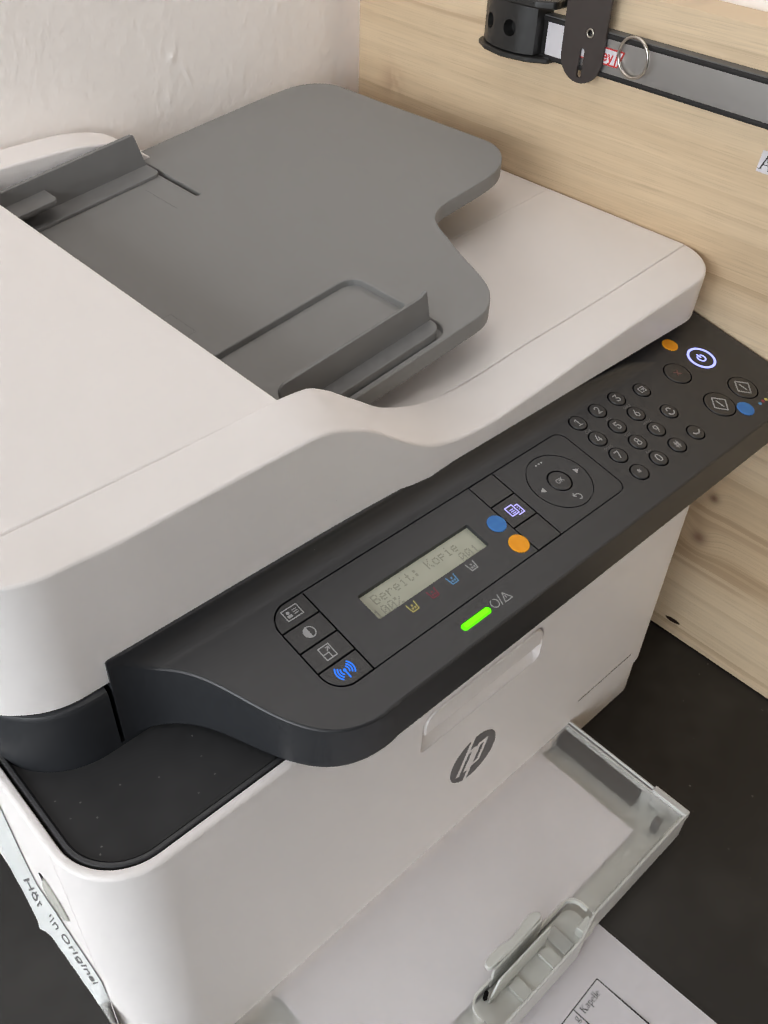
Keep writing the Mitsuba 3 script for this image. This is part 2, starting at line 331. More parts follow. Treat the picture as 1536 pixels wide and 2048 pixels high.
# ------------------------------------------------------------------ lid: front rim with the S profile, platen cover, feeder cover, rear rim
PX = [0.0, 0.02, 0.034, 0.0626, 0.097, 0.13, 0.150, 0.162, 0.171, 0.1836, 0.1943, 0.2047, 0.2151, 0.2262, 0.2378, 0.250, 0.262, 0.29, 0.345, 0.373, 0.406, 0.440, 0.475]
PZ0 = [0.1090, 0.1085, 0.1078, 0.1062, 0.1069, 0.1074, 0.1074, 0.1052, 0.1015, 0.0948, 0.0866, 0.0786, 0.0714, 0.0662, 0.0632, 0.0618, 0.0613, 0.0631, 0.0690, 0.0718, 0.0743, 0.0765, 0.0787]
QX = [0.0, 0.0626, 0.097, 0.13, 0.155, 0.170, 0.181, 0.1925, 0.2017, 0.2145, 0.228, 0.242, 0.2565, 0.271, 0.286, 0.3215, 0.364, 0.410, 0.440, 0.475]
QZ0 = [0.1045, 0.1042, 0.1046, 0.1055, 0.1065, 0.1056, 0.1003, 0.0918, 0.0850, 0.0757, 0.0696, 0.0650, 0.0626, 0.0622, 0.0630, 0.0662, 0.0688, 0.0724, 0.0752, 0.0785]
from scipy.interpolate import PchipInterpolator
fP, fQ = PchipInterpolator(PX, PZ0), PchipInterpolator(QX, QZ0)
def zlid(x, y):
    x = np.clip(x, 0, 0.475); t = np.clip((np.asarray(y) - 0.0535) / 0.0310, 0, 1)
    return ZD + (1 - t) * (fP(x) - 0.0020) + t * fQ(x)
LP = Polygon(LO)
def part_outline(x0, y0, x1, y1, ds=0.003):
    g = LP.intersection(sbox(x0, y0, x1, y1)); o = np.array(g.exterior.coords)[:-1]
    return dens(clean(o), ds)
o = part_outline(-1, 0, 1, 0.0843)
lid_bot = lambda x, y: 0.2600 + 0.0120 * np.clip((np.asarray(x) - 0.12) / 0.12, 0, 1)
rim = loft(o, [(0.0010, lid_bot), (0, lambda x, y: lid_bot(x, y) + 0.0008)] + fil(0.0016, zlid, 4), grid=0.004)
rim = mapv(rim, lambda x, y, z: (x, y + 0.045 * np.clip(zlid(x, y) - z, 0, 1) * np.clip((0.0843 - y) / 0.022, 0, 1), z))   # the front leans back downwards
put(PR + 'lid_rim', rim, 'white_plastic', True)
ZL = lambda x, y: zlid(x, 0.0850 + 0 * np.asarray(y))
zplat = lambda x, y: np.where(np.asarray(x) < 0.262, ZD + 0.0620, ZL(x, y)) - 0.0004
o = dens(np.array(LP.intersection(sbox(0.150, 0.0846, 1, 0.1922)).exterior.coords)[:-1], 0.003)
put(PR + 'platen_cover', loft(clean(o), [(0, 0.2690)] + fil(0.0005, zplat, 2), grid=0.006), 'white_plastic', True)
o = dens(np.array(LP.intersection(sbox(0.150, 0.1925, 1, 0.3745)).exterior.coords)[:-1], 0.003)
put(PR + 'platen_cover', loft(clean(o), [(0, 0.2690)] + fil(0.0005, lambda x, y: zplat(x, y) - 0.0002, 2), grid=0.008), 'white_plastic', True)
# rear rim
RX = [0.0, 0.15, 0.190, 0.226, 0.246, 0.259, 0.269, 0.280, 0.300, 0.33, 0.40, 0.475]
RZ = [0.1040, 0.1062, 0.1074, 0.1080, 0.1058, 0.1025, 0.0970, 0.0890, 0.0790, 0.0710, 0.0720, 0.0780]
fR = PchipInterpolator(RX, RZ)
o = part_outline(-1, 0.3752, 1, 1)
put(PR + 'lid_rim', loft(o, [(0, 0.2690)] + fil(0.0016, lambda x, y: ZD + fR(np.clip(x, 0, .475)), 4), grid=0.004), 'white_plastic', True)
# document feeder cover
zcov = lambda x, y: ZD + 0.1040 + 0 * np.asarray(x)
o = part_outline(-1, 0.0846, 0.1578, 0.3748, 0.004)
put(PR + 'feeder_cover', loft(o, [(0.0030, lambda x, y: zcov(x, y) - 0.0050), (0, lambda x, y: zcov(x, y) - 0.0016)] + fil(0.0012, zcov, 3), grid=0.008), 'white_plastic', True)
put(PR + 'feeder_throat', boxm(0.020, 0.128, 0.090, 0.370, 0.2690, 0.3170), 'gasket_black')

# ------------------------------------------------------------------ grey document tray
ts = 0.1466
ztray = lambda x, y: 0.3035 + ts * (np.asarray(x) - 0.1997)
tr = [(0.120, 0.0950), (0.120, 0.0918), (0.1235, 0.0918), (0.2000, 0.0918), (0.2785, 0.0918), (0.2925, 0.0918), (0.2985, 0.0932), (0.3040, 0.0963), (0.3080, 0.1000), (0.3115, 0.1035), (0.3155, 0.1100), (0.3200, 0.1205), (0.3267, 0.1395), (0.3320, 0.1512), (0.3355, 0.1595), (0.3392, 0.1682), (0.3425, 0.1740), (0.3470, 0.1785), (0.3525, 0.1815), (0.3600, 0.1831), (0.3852, 0.1833), (0.4037, 0.1845), (0.4145, 0.1885), (0.4230, 0.1952), (0.4287, 0.2030), (0.4318, 0.2110), (0.4322, 0.2220), (0.4310, 0.2650), (0.4290, 0.3130), (0.4285, 0.3480), (0.4278, 0.3600), (0.4250, 0.3680), (0.4195, 0.3755), (0.4125, 0.3812), (0.4000, 0.3850), (0.3640, 0.3868), (0.3270, 0.3876), (0.2850, 0.3880), (0.1235, 0.3880), (0.120, 0.3880), (0.120, 0.3850)]
tro = clean(chaikin(tr, 2))
rec = rpoly([(0.1200 + 0.014, 0.0952), (0.2738, 0.0952), (0.2738, 0.1690), (0.134, 0.1690)], [0.001, 0.0095, 0.0095, 0.001], 10)
slot = rpoly([(0.2690, 0.3085), (0.2722, 0.3085), (0.2722, 0.3760), (0.2690, 0.3760)], 0.0012, 4)
dt = put(PR + 'document_tray', loft(tro, [(0.0012, lambda x, y: ztray(x, y) - 0.0102), (0, lambda x, y: ztray(x, y) - 0.0092)] + fil(0.0009, ztray, 3), [rec, slot]), 'grey_plastic', 35)
put(dt + '__tray_floor', loft(rpoly([(0.125, 0.0945), (0.276, 0.0945), (0.276, 0.1700), (0.125, 0.1700)], 0.004, 4), [(0, lambda x, y: ztray(x, y) - 0.0098), (0, lambda x, y: ztray(x, y) - 0.0038)]), 'grey_plastic')
put(dt + '__slot_floor', loft(rrect(0.264, 0.304, 0.277, 0.379, 0.002, 3), [(0, lambda x, y: ztray(x, y) - 0.0098), (0, lambda x, y: ztray(x, y) - 0.0060)]), 'gap_black')
sh = lambda m: mapv(m, lambda x, y, z: (x, y, z + ztray(x, y)))     # lay a part onto the tilted tray
# thin moulding lines and embossed size marks on the tray
def trayline(*pts, w=0.0004): return sh(prism(strokes([pts], w), -0.0004, 0.00012))
marks = join(trayline((0.2380, 0.1285), (0.2380, 0.1600)), )
put(dt + '__moulding_line', mapv(marks, lambda x, y, z: (x, y, z - 0.0037)), 'guide_plastic')
put(dt + '__moulding_line', trayline((0.2520, 0.3050), (0.2520, 0.3400)), 'guide_plastic')
em_l = [[(0.1790, 0.2160), (0.1870, 0.2160), (0.1870, 0.1930), (0.1790, 0.1930), (0.1790, 0.2160)]]
put(dt + '__size_mark', sh(prism(strokes(em_l, 0.00035), -0.0004, 0.00010)), 'guide_plastic')

def guide(front):
    s = 1 if front else -1
    yb = 0.1060 if front else 0.3660       # plane of the upright
    x0, x1 = 0.172, 0.2685
    foot = rpoly([(0.150, 0.0958), (0.2690, 0.0958), (0.2690, 0.1115), (0.150, 0.1115)], [0.001, 0.0078, 0.002, 0.001], 8) if front else \
        rpoly([(0.150, 0.3478), (0.2692, 0.3478), (0.2692, 0.3695), (0.150, 0.3695)], [0.001, 0.0055, 0.001, 0.001], 8)
    top = 0.0038 if front else 0.0022
    k = put(dt + '__paper_guide', sh(loft(foot, [(0, -0.0060 if front else 0.0002)] + fil(0.0007, top, 3))), 'guide_plastic', 35)
    th = 0.0022 if front else 0.0036
    hgt = 0.0195 if front else 0.0225
    lean = 0.0
    if front:
        pl = rpoly([(x0 + 0.004, 0.0), (x1 + 0.0008, 0.0), (x1 - 0.0035, hgt + 0.0012), (x1 - 0.0075, hgt - 0.0010), (x0, hgt - 0.0010)], [0, 0, 0.0004, 0.006, 0.004], 6)
    else:
        pl = rpoly([(0.150, 0.0), (0.2690, 0.0), (0.2622, hgt), (0.150, hgt)], [0, 0, 0.0018, 0], 6)
    up = loft(pl, [(0.0005, -th / 2), (0, -th / 2 + 0.0005)] + fil(0.0005, th / 2, 2))
    up = mapv(up, lambda x, y, z: (x, yb - z, y + 0.0010))
    put(k.replace('__paper_guide', '__guide_upright') if False else dt + '__guide_upright', sh(up), 'guide_plastic', 35)
    if not front:
        tab = rpoly([(0.150, 0.3475), (0.1975, 0.3475), (0.1975, 0.3650), (0.150, 0.3650)], [0.001, 0.004, 0.0005, 0.001], 6)
        put(dt + '__guide_tab', sh(loft(tab, [(0.0006, 0.0118), (0, 0.0124)] + fil(0.0007, 0.0146, 3))), 'guide_plastic', 35)
guide(True); guide(False)
put(dt + '__tray_inlay', loft(rpoly([(0.134, 0.0960), (0.2705, 0.0960), (0.2705, 0.1680), (0.134, 0.1680)], [0.001, 0.008, 0.008, 0.001], 8), [(0, lambda x, y: ztray(x, y) - 0.0042), (0, lambda x, y: ztray(x, y) - 0.0034), (0.0004, lambda x, y: ztray(x, y) - 0.0031)]), 'grey_plastic', 35)

# ------------------------------------------------------------------ control panel
ta = math.tan(math.radians(10.5))
zpan = lambda x, y: ZD + 0.03767 + (np.asarray(y) - 0.056) * ta
so = [(0.0480, 0.0620), (0.0480, 0.0556), (0.0537, 0.0546), (0.0608, 0.0524), (0.0672, 0.0488), (0.0717, 0.0438), (0.0750, 0.0384), (0.0790, 0.0306), (0.0845, 0.0180), (0.0902, 0.0045), (0.0945, -0.0030), (0.0990, -0.0090), (0.1052, -0.0140), (0.1125, -0.0172), (0.1215, -0.0188), (0.1330, -0.0189)]
left = np.array(so[1:])
from scipy.interpolate import splprep, splev
tck, u_ = splprep(left.T, s=1.2e-6); sl = np.array(splev(np.linspace(0, 1, 60), tck)).T
outl = np.vstack([[(0.0488, 0.0625)], sl, [(0.4690, -0.0180), (0.4722, -0.0150), (0.4728, 0.0625)]])
prof = [(-0.030, ZD + 0.0006), (0.0600, ZD + 0.0006), (0.0600, ZD + 0.0484), (0.0558, ZD + 0.0490)]
P0, P1, P2 = np.array([0.0485, zpan(0, 0.0485)]), np.array([0.0548, zpan(0, 0.0548)]), np.array([0.0558, ZD + 0.0490])
bez = [tuple((1 - t) ** 2 * P0 + 2 * t * (1 - t) * P1 + t * t * P2) for t in np.linspace(0, 1, 14)][::-1][1:]
def profile(dz):
    pr_ = prof + bez + [(-0.030, float(zpan(0, -0.030)))]
    return [(y, z - dz if i >= 2 else z) for i, (y, z) in enumerate(pr_)]
def psolid(dz, d):
    a = loft(np.array(profile(dz)), [(0, 0.04), (0, 0.48)])
    a = man(mapv(a, lambda x, y, z: (z, x, y)))
    ol = outl if d == 0 else np.array(Polygon(outl).buffer(-d).exterior.coords)[:-1]
    if d: ol = np.array(Polygon(ol).union(Polygon(outl).intersection(sbox(0, 0.050, 1, 1))).exterior.coords)[:-1] if False else ol
    return a ^ man(loft(ol, [(0, 0.1), (0, 0.4)]))
panel = psolid(0.0009, 0) + psolid(0.0005, 0.00022) + psolid(0.0002, 0.0005) + psolid(0.0, 0.0009)
lipcut = prism(Polygon([(0.300, ZD + 0.0494), (0.415, ZD + 0.0358), (0.6, ZD + 0.0358), (0.6, ZD + 0.09), (0.300, ZD + 0.09)]), 0.0, 0.08)
lipcut = man(mapv(lipcut, lambda x, y, z: (x, z, y + 0.0 * z)))
flat = man(mapv(loft(np.array([(-0.030, ZD + 0.0006), (0.076, ZD + 0.0006), (0.076, float(zpan(0, 0.076))), (-0.030, float(zpan(0, -0.030)))]), [(0, 0.04), (0, 0.48)]), lambda x, y, z: (z, x, y)))
flat = flat ^ man(loft(rpoly([(0.30, 0.0), (0.4728, 0.0), (0.4728, 0.0745), (0.30, 0.0745)], [0, 0, .004, 0], 4), [(0, 0.1), (0, 0.4)]))
panel = (panel - lipcut) + flat
def pcut(poly, depth):      # cutter below the tilted panel face
    m = prism(poly, -depth, 0.0060)
    return man(mapv(m, lambda x, y, z: (x, y, z + zpan(x, y))))
gw = 0.00075
L4 = [0.0452, 0.0333, 0.0218, 0.0104, -0.0014]
bx0, bx1 = 0.1142, 0.1346
btn_left = []
for i in range(4):
    rr = [0.0005] * 4
    if i == 0: rr[3] = 0.0105
    if i == 3: rr[0] = 0.0105
    btn_left.append(rpoly([(bx0, L4[i + 1]), (bx1, L4[i + 1]), (bx1, L4[i]), (bx0, L4[i])], rr, 8))
M3 = [0.0452, 0.0298, 0.0146, -0.0014]
btn_mid = [rpoly([(0.2402, M3[i + 1]), (0.2575, M3[i + 1]), (0.2575, M3[i]), (0.2402, M3[i])], 0.0004, 3) for i in range(3)]
grooves = [LineString([(0.1346, 0.0452), (0.2402, 0.0452)]), LineString([(0.1346, -0.0014), (0.2402, -0.0014)]),
           LineString(np.vstack([[(0.2575, 0.0452)], rpoly([(0.1, 0.0452), (0.1, -0.0014), (0.3110, -0.0014), (0.3110, 0.0452)], [0, 0, 0.006, 0.006], 8)[::-1][:18], [(0.2575, -0.0014)]]))]
cuts = unary_union([g.buffer(gw / 2, cap_style=2) for g in grooves])
panel = panel - pcut(cuts, 0.0012)
panel = panel - pcut(unary_union([Polygon(b).buffer(gw / 2, join_style=1) for b in btn_left + btn_mid]), 0.0040)
NAV = (0.2838, 0.0218)
panel = panel - pcut(Point(NAV).buffer(0.0178, 32).difference(Point(NAV).buffer(0.0172, 32)), 0.0010)
KX, KY = [0.3253, 0.3428, 0.3604], [0.0433, 0.0294, 0.0153, 0.0012]
keys = [(KX[c], KY[r], 0.0050) for r in range(4) for c in range(3)] + [(0.3796, 0.0396, 0.0050), (0.3790, 0.0198, 0.0050), (0.3782, 0.0010, 0.0050)]
big = [(0.4112, 0.0364, 0.0082), (0.4110, 0.0062, 0.0093), (0.4366, 0.0064, 0.0088)]
OKB = [(NAV[0], NAV[1], 0.0063)]
panel = panel - pcut(unary_union([Point(x, y).buffer(r + 0.00055, 24) for x, y, r in keys + big + OKB]), 0.0040)
LCD = (0.1526, 0.0150, 0.2231, 0.0296)
panel = panel - pcut(Polygon(rrect(*LCD, 0.0007, 3)), 0.0046)
led = LineString([(0.1803, -0.0098), (0.1950, -0.0098)]).buffer(0.0017, 12)
panel = panel - pcut(led.buffer(0.0002), 0.0020)
cp = put(PR + 'control_panel', panel, 'dark_plastic', 25)
onp = lambda m: mapv(m, lambda x, y, z: (x, y, z + zpan(x, y)))
def pmesh(poly, h=0.00012, z0=-0.0002): return onp(prism(poly, z0, h))
for b in btn_left + btn_mid:
    put(cp + '__button', onp(loft(inset(b, gw / 2), [(0, -0.0040)] + fil(0.00025, 0.0001, 2))), 'key_plastic', 30)
for x, y, r in keys + OKB:
    put(cp + '__round_key', onp(loft(circle(x, y, r - 0.0002), [(0, -0.0040)] + fil(0.0005, 0.0006 if r < 0.006 else 0.0002, 3))), 'key_plastic', 30)
for x, y, r in big:
    put(cp + '__round_button', onp(loft(circle(x, y, r - 0.0002, 64), [(0, -0.0040)] + fil(0.0004, 0.0004, 3))), 'key_plastic', 30)
ic = lambda poly, m, name='icon', h=0.00012, z0=-0.0002, **k: put(cp + '__' + name, pmesh(poly, h, z0), m, **k)
KH = 0.00078       # lettering on the raised keys
def klab(t, x, y, h, m='ink_grey', top=KH, bold=False):
    return put(cp + '__key_lettering', text_on(t, h, lambda u, v, w: (x + u, y + v, zpan(x + u, y + v) - 0.0002 + w * (top + 0.0002 - 0.0001)), bold), m)
for (x, y, r), t in zip(keys[:12], '123456789*0#'):
    klab(t, x, y - (0.0008 if t == '*' else 0), 0.0048)
klab('OK', NAV[0], NAV[1], 0.0026, top=0.0004)
for t, i in (('@:', 0), ('ABC', 1), ('DEF', 2), ('GHI', 3), ('JKL', 4), ('MNO', 5), ('PQRS', 6), ('TUV', 7), ('WXYZ', 8), ('&+-,', 10)):
    x, y, r = keys[i]; klab(t, x, y + 0.0065, 0.0017, 'ink_dim', 0.00012)
def line_icon(lines, w, m='ink_grey', h=0.00012, **k): return ic(strokes(lines, w), m, h=h, **k)
def R4(x0, y0, x1, y1): return [(x0, y0), (x1, y0), (x1, y1), (x0, y1), (x0, y0)]
# left column: identity card, contrast, scaling, wireless
cx, cy = 0.1246, 0.0395
ic(unary_union([strokes([R4(cx - .0040, cy - .0027, cx + .0040, cy + .0027)], .0005), Point(cx - .0018, cy + .0008).buffer(.0008), sbox(cx - .0030, cy - .0017, cx - .0006, cy - .0003), strokes([[(cx + .0006, cy + d), (cx + .0027, cy + d)] for d in (.0010, 0, -.0010)], .0004)]), 'ink_grey')
cx, cy = 0.1244, 0.0278
ic(unary_union([Point(cx, cy).buffer(.0029).difference(Point(cx, cy).buffer(.0024)), Point(cx, cy).buffer(.0027).intersection(sbox(cx - .003, cy - .003, cx, cy + .003))]), 'ink_grey')
cx, cy = 0.1242, 0.0161
line_icon([R4(cx - .0027, cy - .0031, cx + .0027, cy + .0031), [(cx - .0027, cy - .0004), (cx + .0004, cy - .0004), (cx + .0004, cy - .0031)], [(cx + .0002, cy + .0004), (cx + .0017, cy + .0019)], [(cx + .0005, cy + .0020), (cx + .0018, cy + .0020), (cx + .0018, cy + .0007)]], .0005)
cx, cy = 0.1243, 0.0047
def arcs(c, r, a0, a1, n=12): return [(c[0] + r * math.cos(math.radians(a)), c[1] + r * math.sin(math.radians(a))) for a in np.linspace(a0, a1, n)]
wf = unary_union([strokes([arcs((cx, cy + .0006), r, s0, s1) for r in (.0019, .0031, .0043) for s0, s1 in ((-42, 42), (138, 222))], .00065), strokes([[(cx, cy + .0006), (cx, cy - .0030)]], .0007), Point(cx, cy + .0008).buffer(.0007)])
ic(wf, 'gap_black', 'lit_icon', h=0.0002, emitter=glow(0.03, 0.24, 1.25))
# copy icon, lit
cx, cy = 0.2490, 0.0222
cpi = unary_union([strokes([R4(cx - .0036, cy - .0022, cx + .0012, cy + .0032), [(cx + .0001, cy - .0022 + .0006 - .0018), (cx + .0001, cy - .0034), (cx + .0040, cy - .0034), (cx + .0040, cy + .0018), (cx + .0022, cy + .0018)]], .0006),
                   strokes([[(cx - .0022, cy - .0012 + d), (cx + .0000, cy - .0012 + d)] for d in (0, .0011, .0022)], .00045), Point(cx + .0027, cy + .0004).buffer(.0003), Point(cx + .0027, cy - .0010).buffer(.0003), Point(cx + .0027, cy - .0024).buffer(.0003)])
ic(cpi, 'gap_black', 'lit_icon', h=0.0002, emitter=glow(0.62, 0.56, 1.35))
# navigation ring
line_icon([[(0.2832 + d, 0.0356), (0.2832 + d, 0.0356 + 1e-5)] for d in (-.0021, 0, .0021)], .0010)
def tri(x, y, r, a): return Polygon([(x + r * math.cos(math.radians(a + k)), y + r * math.sin(math.radians(a + k))) for k in (0, 120, 240)])
ic(tri(0.2968, 0.0215, .0019, 0), 'ink_grey'); ic(tri(0.2714, 0.0222, .0019, 180), 'ink_grey')
line_icon([arcs((0.2840, 0.0093), .0017, -120, 90), [(0.2840, 0.0110), (0.2820, 0.0110)], [(0.2829, 0.0121), (0.2818, 0.0110), (0.2829, 0.0099)]], .0005)
# toner symbols under the display, status light
def toner(x, y, m):
    ic(unary_union([strokes([[(x - .0023, y + .0020), (x - .0018, y - .0021), (x + .0018, y - .0021), (x + .0023, y + .0020)]], .0005), sbox(x - .0011, y - .0012, x - .0002, y - .0003), sbox(x + .0003, y - .0012, x + .0012, y - .0003), sbox(x - .0004, y + .0003, x + .0005, y + .0012)]), m)
toner(0.1690, 0.0112, 'ink_yellow'); toner(0.1814, 0.0111, 'ink_red'); toner(0.1941, 0.0112, 'ink_blue'); toner(0.2070, 0.0112, 'ink_grey')
line_icon([arcs((0.2004, -0.0093), .0021, 110, 430, 24), [(0.2030, -0.0118), (0.2046, -0.0068)], [(0.2050, -0.0117), (0.2073, -0.0073), (0.2098, -0.0117), (0.2050, -0.0117)], [(0.2073, -0.0104), (0.2073, -0.0092)]], .00042, 'ink_dim' if False else 'ink_grey')
ic(LineString([(0.1812, -0.0098), (0.1941, -0.0098)]).buffer(0.0011, 8), 'gap_black', 'status_light_core', h=0.00055, z0=0.0002, emitter=glow(0.26, 2.1, 0.01))
put(cp + '__status_light', onp(loft(np.array(led.exterior.coords)[:-1], [(0, -0.0015)] + fil(0.0006, 0.0004, 3))), 'gap_black', 30, emitter=glow(0.16, 1.5, 0.004))
# cancel, power, start symbols
x, y = big[0][:2]; line_icon([[(x - .0016, y - .0016), (x + .0016, y + .0016)], [(x - .0016, y + .0016), (x + .0016, y - .0016)]], .0006, 'ink_darkred', h=.0006)
PWR = (0.4370, 0.0364)
ic(Point(PWR).buffer(.0090, 40).difference(Point(PWR).buffer(.0075, 40)), 'gap_black', 'lit_ring', h=0.0003, emitter=glow(0.62, 0.66, 1.9))
ic(unary_union([strokes([arcs(PWR, .0026, 130, 410, 24), [(PWR[0], PWR[1] + .0006), (PWR[0], PWR[1] + .0033)]], .0009)]), 'gap_black', 'lit_icon', h=0.0003, emitter=glow(0.62, 0.66, 1.7))
for x, y, r in big[1:]:
    d_ = .0058; line_icon([[(x - d_, y - .0002), (x - .0002, y - d_), (x + d_, y + .0002), (x - .0001, y + d_), (x - d_, y - .0002)], [(x, y - .0026), (x, y + .0026)]], .00075, h=.0006)
for x, y, m_ in ((0.4337, -0.0074, 'ink_blue'), (0.4372, -0.0072, 'ink_red'), (0.4402, -0.0074, 'ink_yellow')):
    ic(Point(x, y).buffer(.0011), m_, 'colour_dot')
def hs(k, lines, w=.0006, m='ink_grey'): x, y, r = keys[k]; line_icon([[(x + a, y + b) for a, b in l] for l in lines], w, m, h=KH)
hs(12, [[(.0020, .0016), (-.0022, .0016), (-.0022, -.0018), (.0020, -.0018), (.0020, .0016)], [(-.0010, 0), (.0014, 0)], [(.0004, .0009), (.0014, 0), (.0004, -.0009)]], .0004)
hs(13, [arcs((0, -.0006), .0024, 200, 340), arcs((0, .0006), .0014, 0, 180)], .0007)
hs(14, [arcs((.0002, .0012), .0028, 205, 335)], .0008)
# display: greenish panel with dot-matrix characters
dsp = put(cp + '__display', onp(loft(rrect(LCD[0] + .0001, LCD[1] + .0001, LCD[2] - .0001, LCD[3] - .0001, .0006, 3), [(0, -0.0046), (0, -0.0022)])), 'lcd_glass')
FONT = {'B': '1E11111E11111E', 'e': '00000E111F100E', 'r': '00001619101010', 'i': '04000C0404040E', 't': '08081C08080906', ':': '000C0C000C0C00', 'K': '11121418141211', 'o': '00000E1111110E', 'p': '00001E111E1010',
        '1': '040C040404040E', '0': '0E11131519110E', '%': '18190204081303'}
dots = []
for row, (txt, yc) in enumerate(((' Bereit: Kopie', 0.0249), ('100%         001', 0.0184))):
    for c, ch in enumerate(txt):
        if ch == ' ': continue
        bits = [int(FONT[ch][2 * k:2 * k + 2], 16) for k in range(7)]
        for rr in range(7):
            for cc in range(5):
                if bits[rr] >> (4 - cc) & 1:
                    x = 0.1553 + 0.00413 * c + (cc - 2) * 0.00066; y = yc + (3 - rr) * 0.00074
                    dots.append(boxm(x - .0003, x + .0003, y - .00034, y + .00034, -0.0023, -0.0021))
put(cp + '__display_lettering', onp(join(*dots)), 'lcd_ink')

# ------------------------------------------------------------------ coloured dots stuck on the panel
for key, x, y, r, m_, text in (('sticker', 0.2352, 0.0213, .0049, 'sticker_blue', 'round blue sticker right of the display, beside the lit copy symbol'),
                            ('sticker_001', 0.2352, 0.0069, .0052, 'sticker_orange', 'round orange sticker below the blue one, right of the display'),
                            ('sticker_002', 0.4292, 0.0545, .0050, 'sticker_orange', 'round orange sticker beside the glowing power button, under the lid'),
                            ('sticker_003', 0.4216, -0.0049, .0052, 'sticker_blue', 'round blue sticker between the two start buttons at the panel end')):
    put(key, onp(loft(circle(x, y, r, 40), [(0, 0.00005), (0, 0.00045), (0.00015, 0.0006), (0.0004, 0.00066)])), m_, 40)
    lab(key, text, 'sticker')

# ------------------------------------------------------------------ paper tray at the front
pt = put(PR + 'paper_tray', loft(rpoly([(0.034, -0.0925), (0.1400, -0.0925), (0.1470, -0.0962), (0.2165, -0.0962), (0.2330, -0.0922), (0.3288, -0.0926), (0.3288, 0.010), (0.034, 0.010)], [.003, .006, .006, .006, .006, .0015, 0, 0], 6),
        [(0.0012, 0.0022), (0, 0.0050), (0, 0.0300), (0.0004, 0.0308), (0.0014, 0.0308), (0.0018, 0.0302), (0.0018, 0.0042)]), 'tray_plastic', 30)
put(pt + '__tray_floor', boxm(0.036, 0.3135, -0.0905, 0.010, 0.0040, 0.0132), 'tray_floor')
put(pt + '__tray_slot', boxm(0.3172, 0.3244, -0.0615, 0.010, 0.0130, 0.0240), 'slot_grey')
put(pt + '__tray_floor', boxm(0.3135, 0.3268, -0.0620, 0.010, 0.0040, 0.0130), 'tray_floor')
put(pt + '__tray_floor', boxm(0.3120, 0.3268, -0.0905, -0.0620, 0.0040, 0.0132), 'tray_floor')
put(pt + '__side_rail', boxm(0.3250, 0.3258, -0.068, 0.004, 0.0130, 0.0298), 'tray_plastic')
put(pt + '__corner_block', rbox(0.3252, 0.3302, -0.0928, -0.0672, 0.0245, 0.0316, 0.0008), 'tray_plastic', 40)
put(pt + '__corner_clip', rbox(0.3100, 0.3155, -0.0835, -0.0790, 0.0150, 0.0270, 0.0008), 'logo_grey', 40)
REC = rpoly([(0.1440, -0.0945), (0.2325, -0.0945), (0.2325, -0.0752), (0.1440, -0.0752)], [.001, .001, .0075, .0075], 8)
cov_o = Polygon(rrect(0.0362, -0.0905, 0.3248, 0.004, 0.001, 2)).difference(Polygon(REC).buffer(0.0004)).difference(sbox(0.1440, -0.2, 0.2325, -0.085))
put(pt + '__dust_cover', mapv(trimesh.Trimesh(*(lambda q: (q.vertices, q.faces))(prism(cov_o, 0.0, 0.001))), lambda x, y, z: (x, y, z + 0.0282)).slice_plane([0, 0, 0.0287], [0, 0, 1]) if True else None, 'frosted_cover')
put(pt + '__cover_edge', prism(Polygon(REC).buffer(0.0013).difference(Polygon(REC)).difference(sbox(0.13, -0.2, 0.24, -0.0865)), 0.0255, 0.0296), 'stop_plastic', 30)
for x0_, x1_ in ((0.0365, 0.1425), (0.2340, 0.3240)):
    put(pt + '__cover_edge', boxm(x0_, x1_, -0.0915, -0.0895, 0.0262, 0.0292), 'stop_plastic')
put(pt + '__recess_floor', loft(inset(REC, 0.0002), [(0, 0.0130), (0, 0.0172)]), 'stop_plastic')
# sliding paper stop: wavy back piece, front upright and small blocks
wave = np.array([(0.1612, -0.0740), (0.2044, -0.0740), (0.2058, -0.0715), (0.2045, -0.0690), (0.2015, -0.0676), (0.1960, -0.0676), (0.1915, -0.0682), (0.1880, -0.0693), (0.1835, -0.0694), (0.1790, -0.0686), (0.1735, -0.0675), (0.1660, -0.0676), (0.1612, -0.0686)])
ps = put(pt + '__paper_stop', loft(clean(chaikin(wave, 2)), [(0.0004, 0.0362), (0, 0.0366)] + fil(0.0006, 0.0400, 3)), 'stop_plastic', 35)
put(pt + '__stop_upright', rbox(0.1625, 0.2035, -0.0752, -0.0738, 0.0172, 0.0396, 0.0005), 'tray_floor', 40)
put(pt + '__stop_upright', mapv(loft(rpoly([(0.1555, 0.0172), (0.2035, 0.0172), (0.2050, 0.0392), (0.1610, 0.0392)], [.001, .001, .0012, .002], 4), [(0.0004, -0.0007), (0, -0.0004), (0, 0.0004), (0.0004, 0.0007)]), lambda x, y, z: (x, -0.0800 - z, y)), 'stop_plastic', 35)
put(pt + '__stop_hole', rbox(0.1550, 0.1572, -0.0782, -0.0760, 0.0172, 0.0270, 0.0008), 'gap_black', 40)
for x in (0.1700, 0.1960):
    put(pt + '__stop_block', rbox(x, x + 0.0085, -0.0930, -0.0815, 0.0172, 0.0192, 0.0006), 'stop_plastic', 40)
put(pt + '__stop_block', rbox(0.2070, 0.2160, -0.0925, -0.0770, 0.0172, 0.0188, 0.0006), 'tray_floor', 40)
put(pt + '__stop_block', rbox(0.2210, 0.2316, -0.0940, -0.0880, 0.0172, 0.0262, 0.0008), 'stop_plastic', 40)

put('paper_stack', join(*[boxm(0.0745 + d, 0.3005 + d, -0.0735 + e, 0.0080, 0.0134 + k * 0.0011, 0.0134 + k * 0.0011 + 0.00105) for k, (d, e) in enumerate(((0, 0), (.0003, .0002), (-.0002, -.0002), (.0001, .0001), (0, 0)))]), 'paper_white')
lab('paper_stack', 'stack of blank white paper under the frosted cover of the paper tray', 'paper')

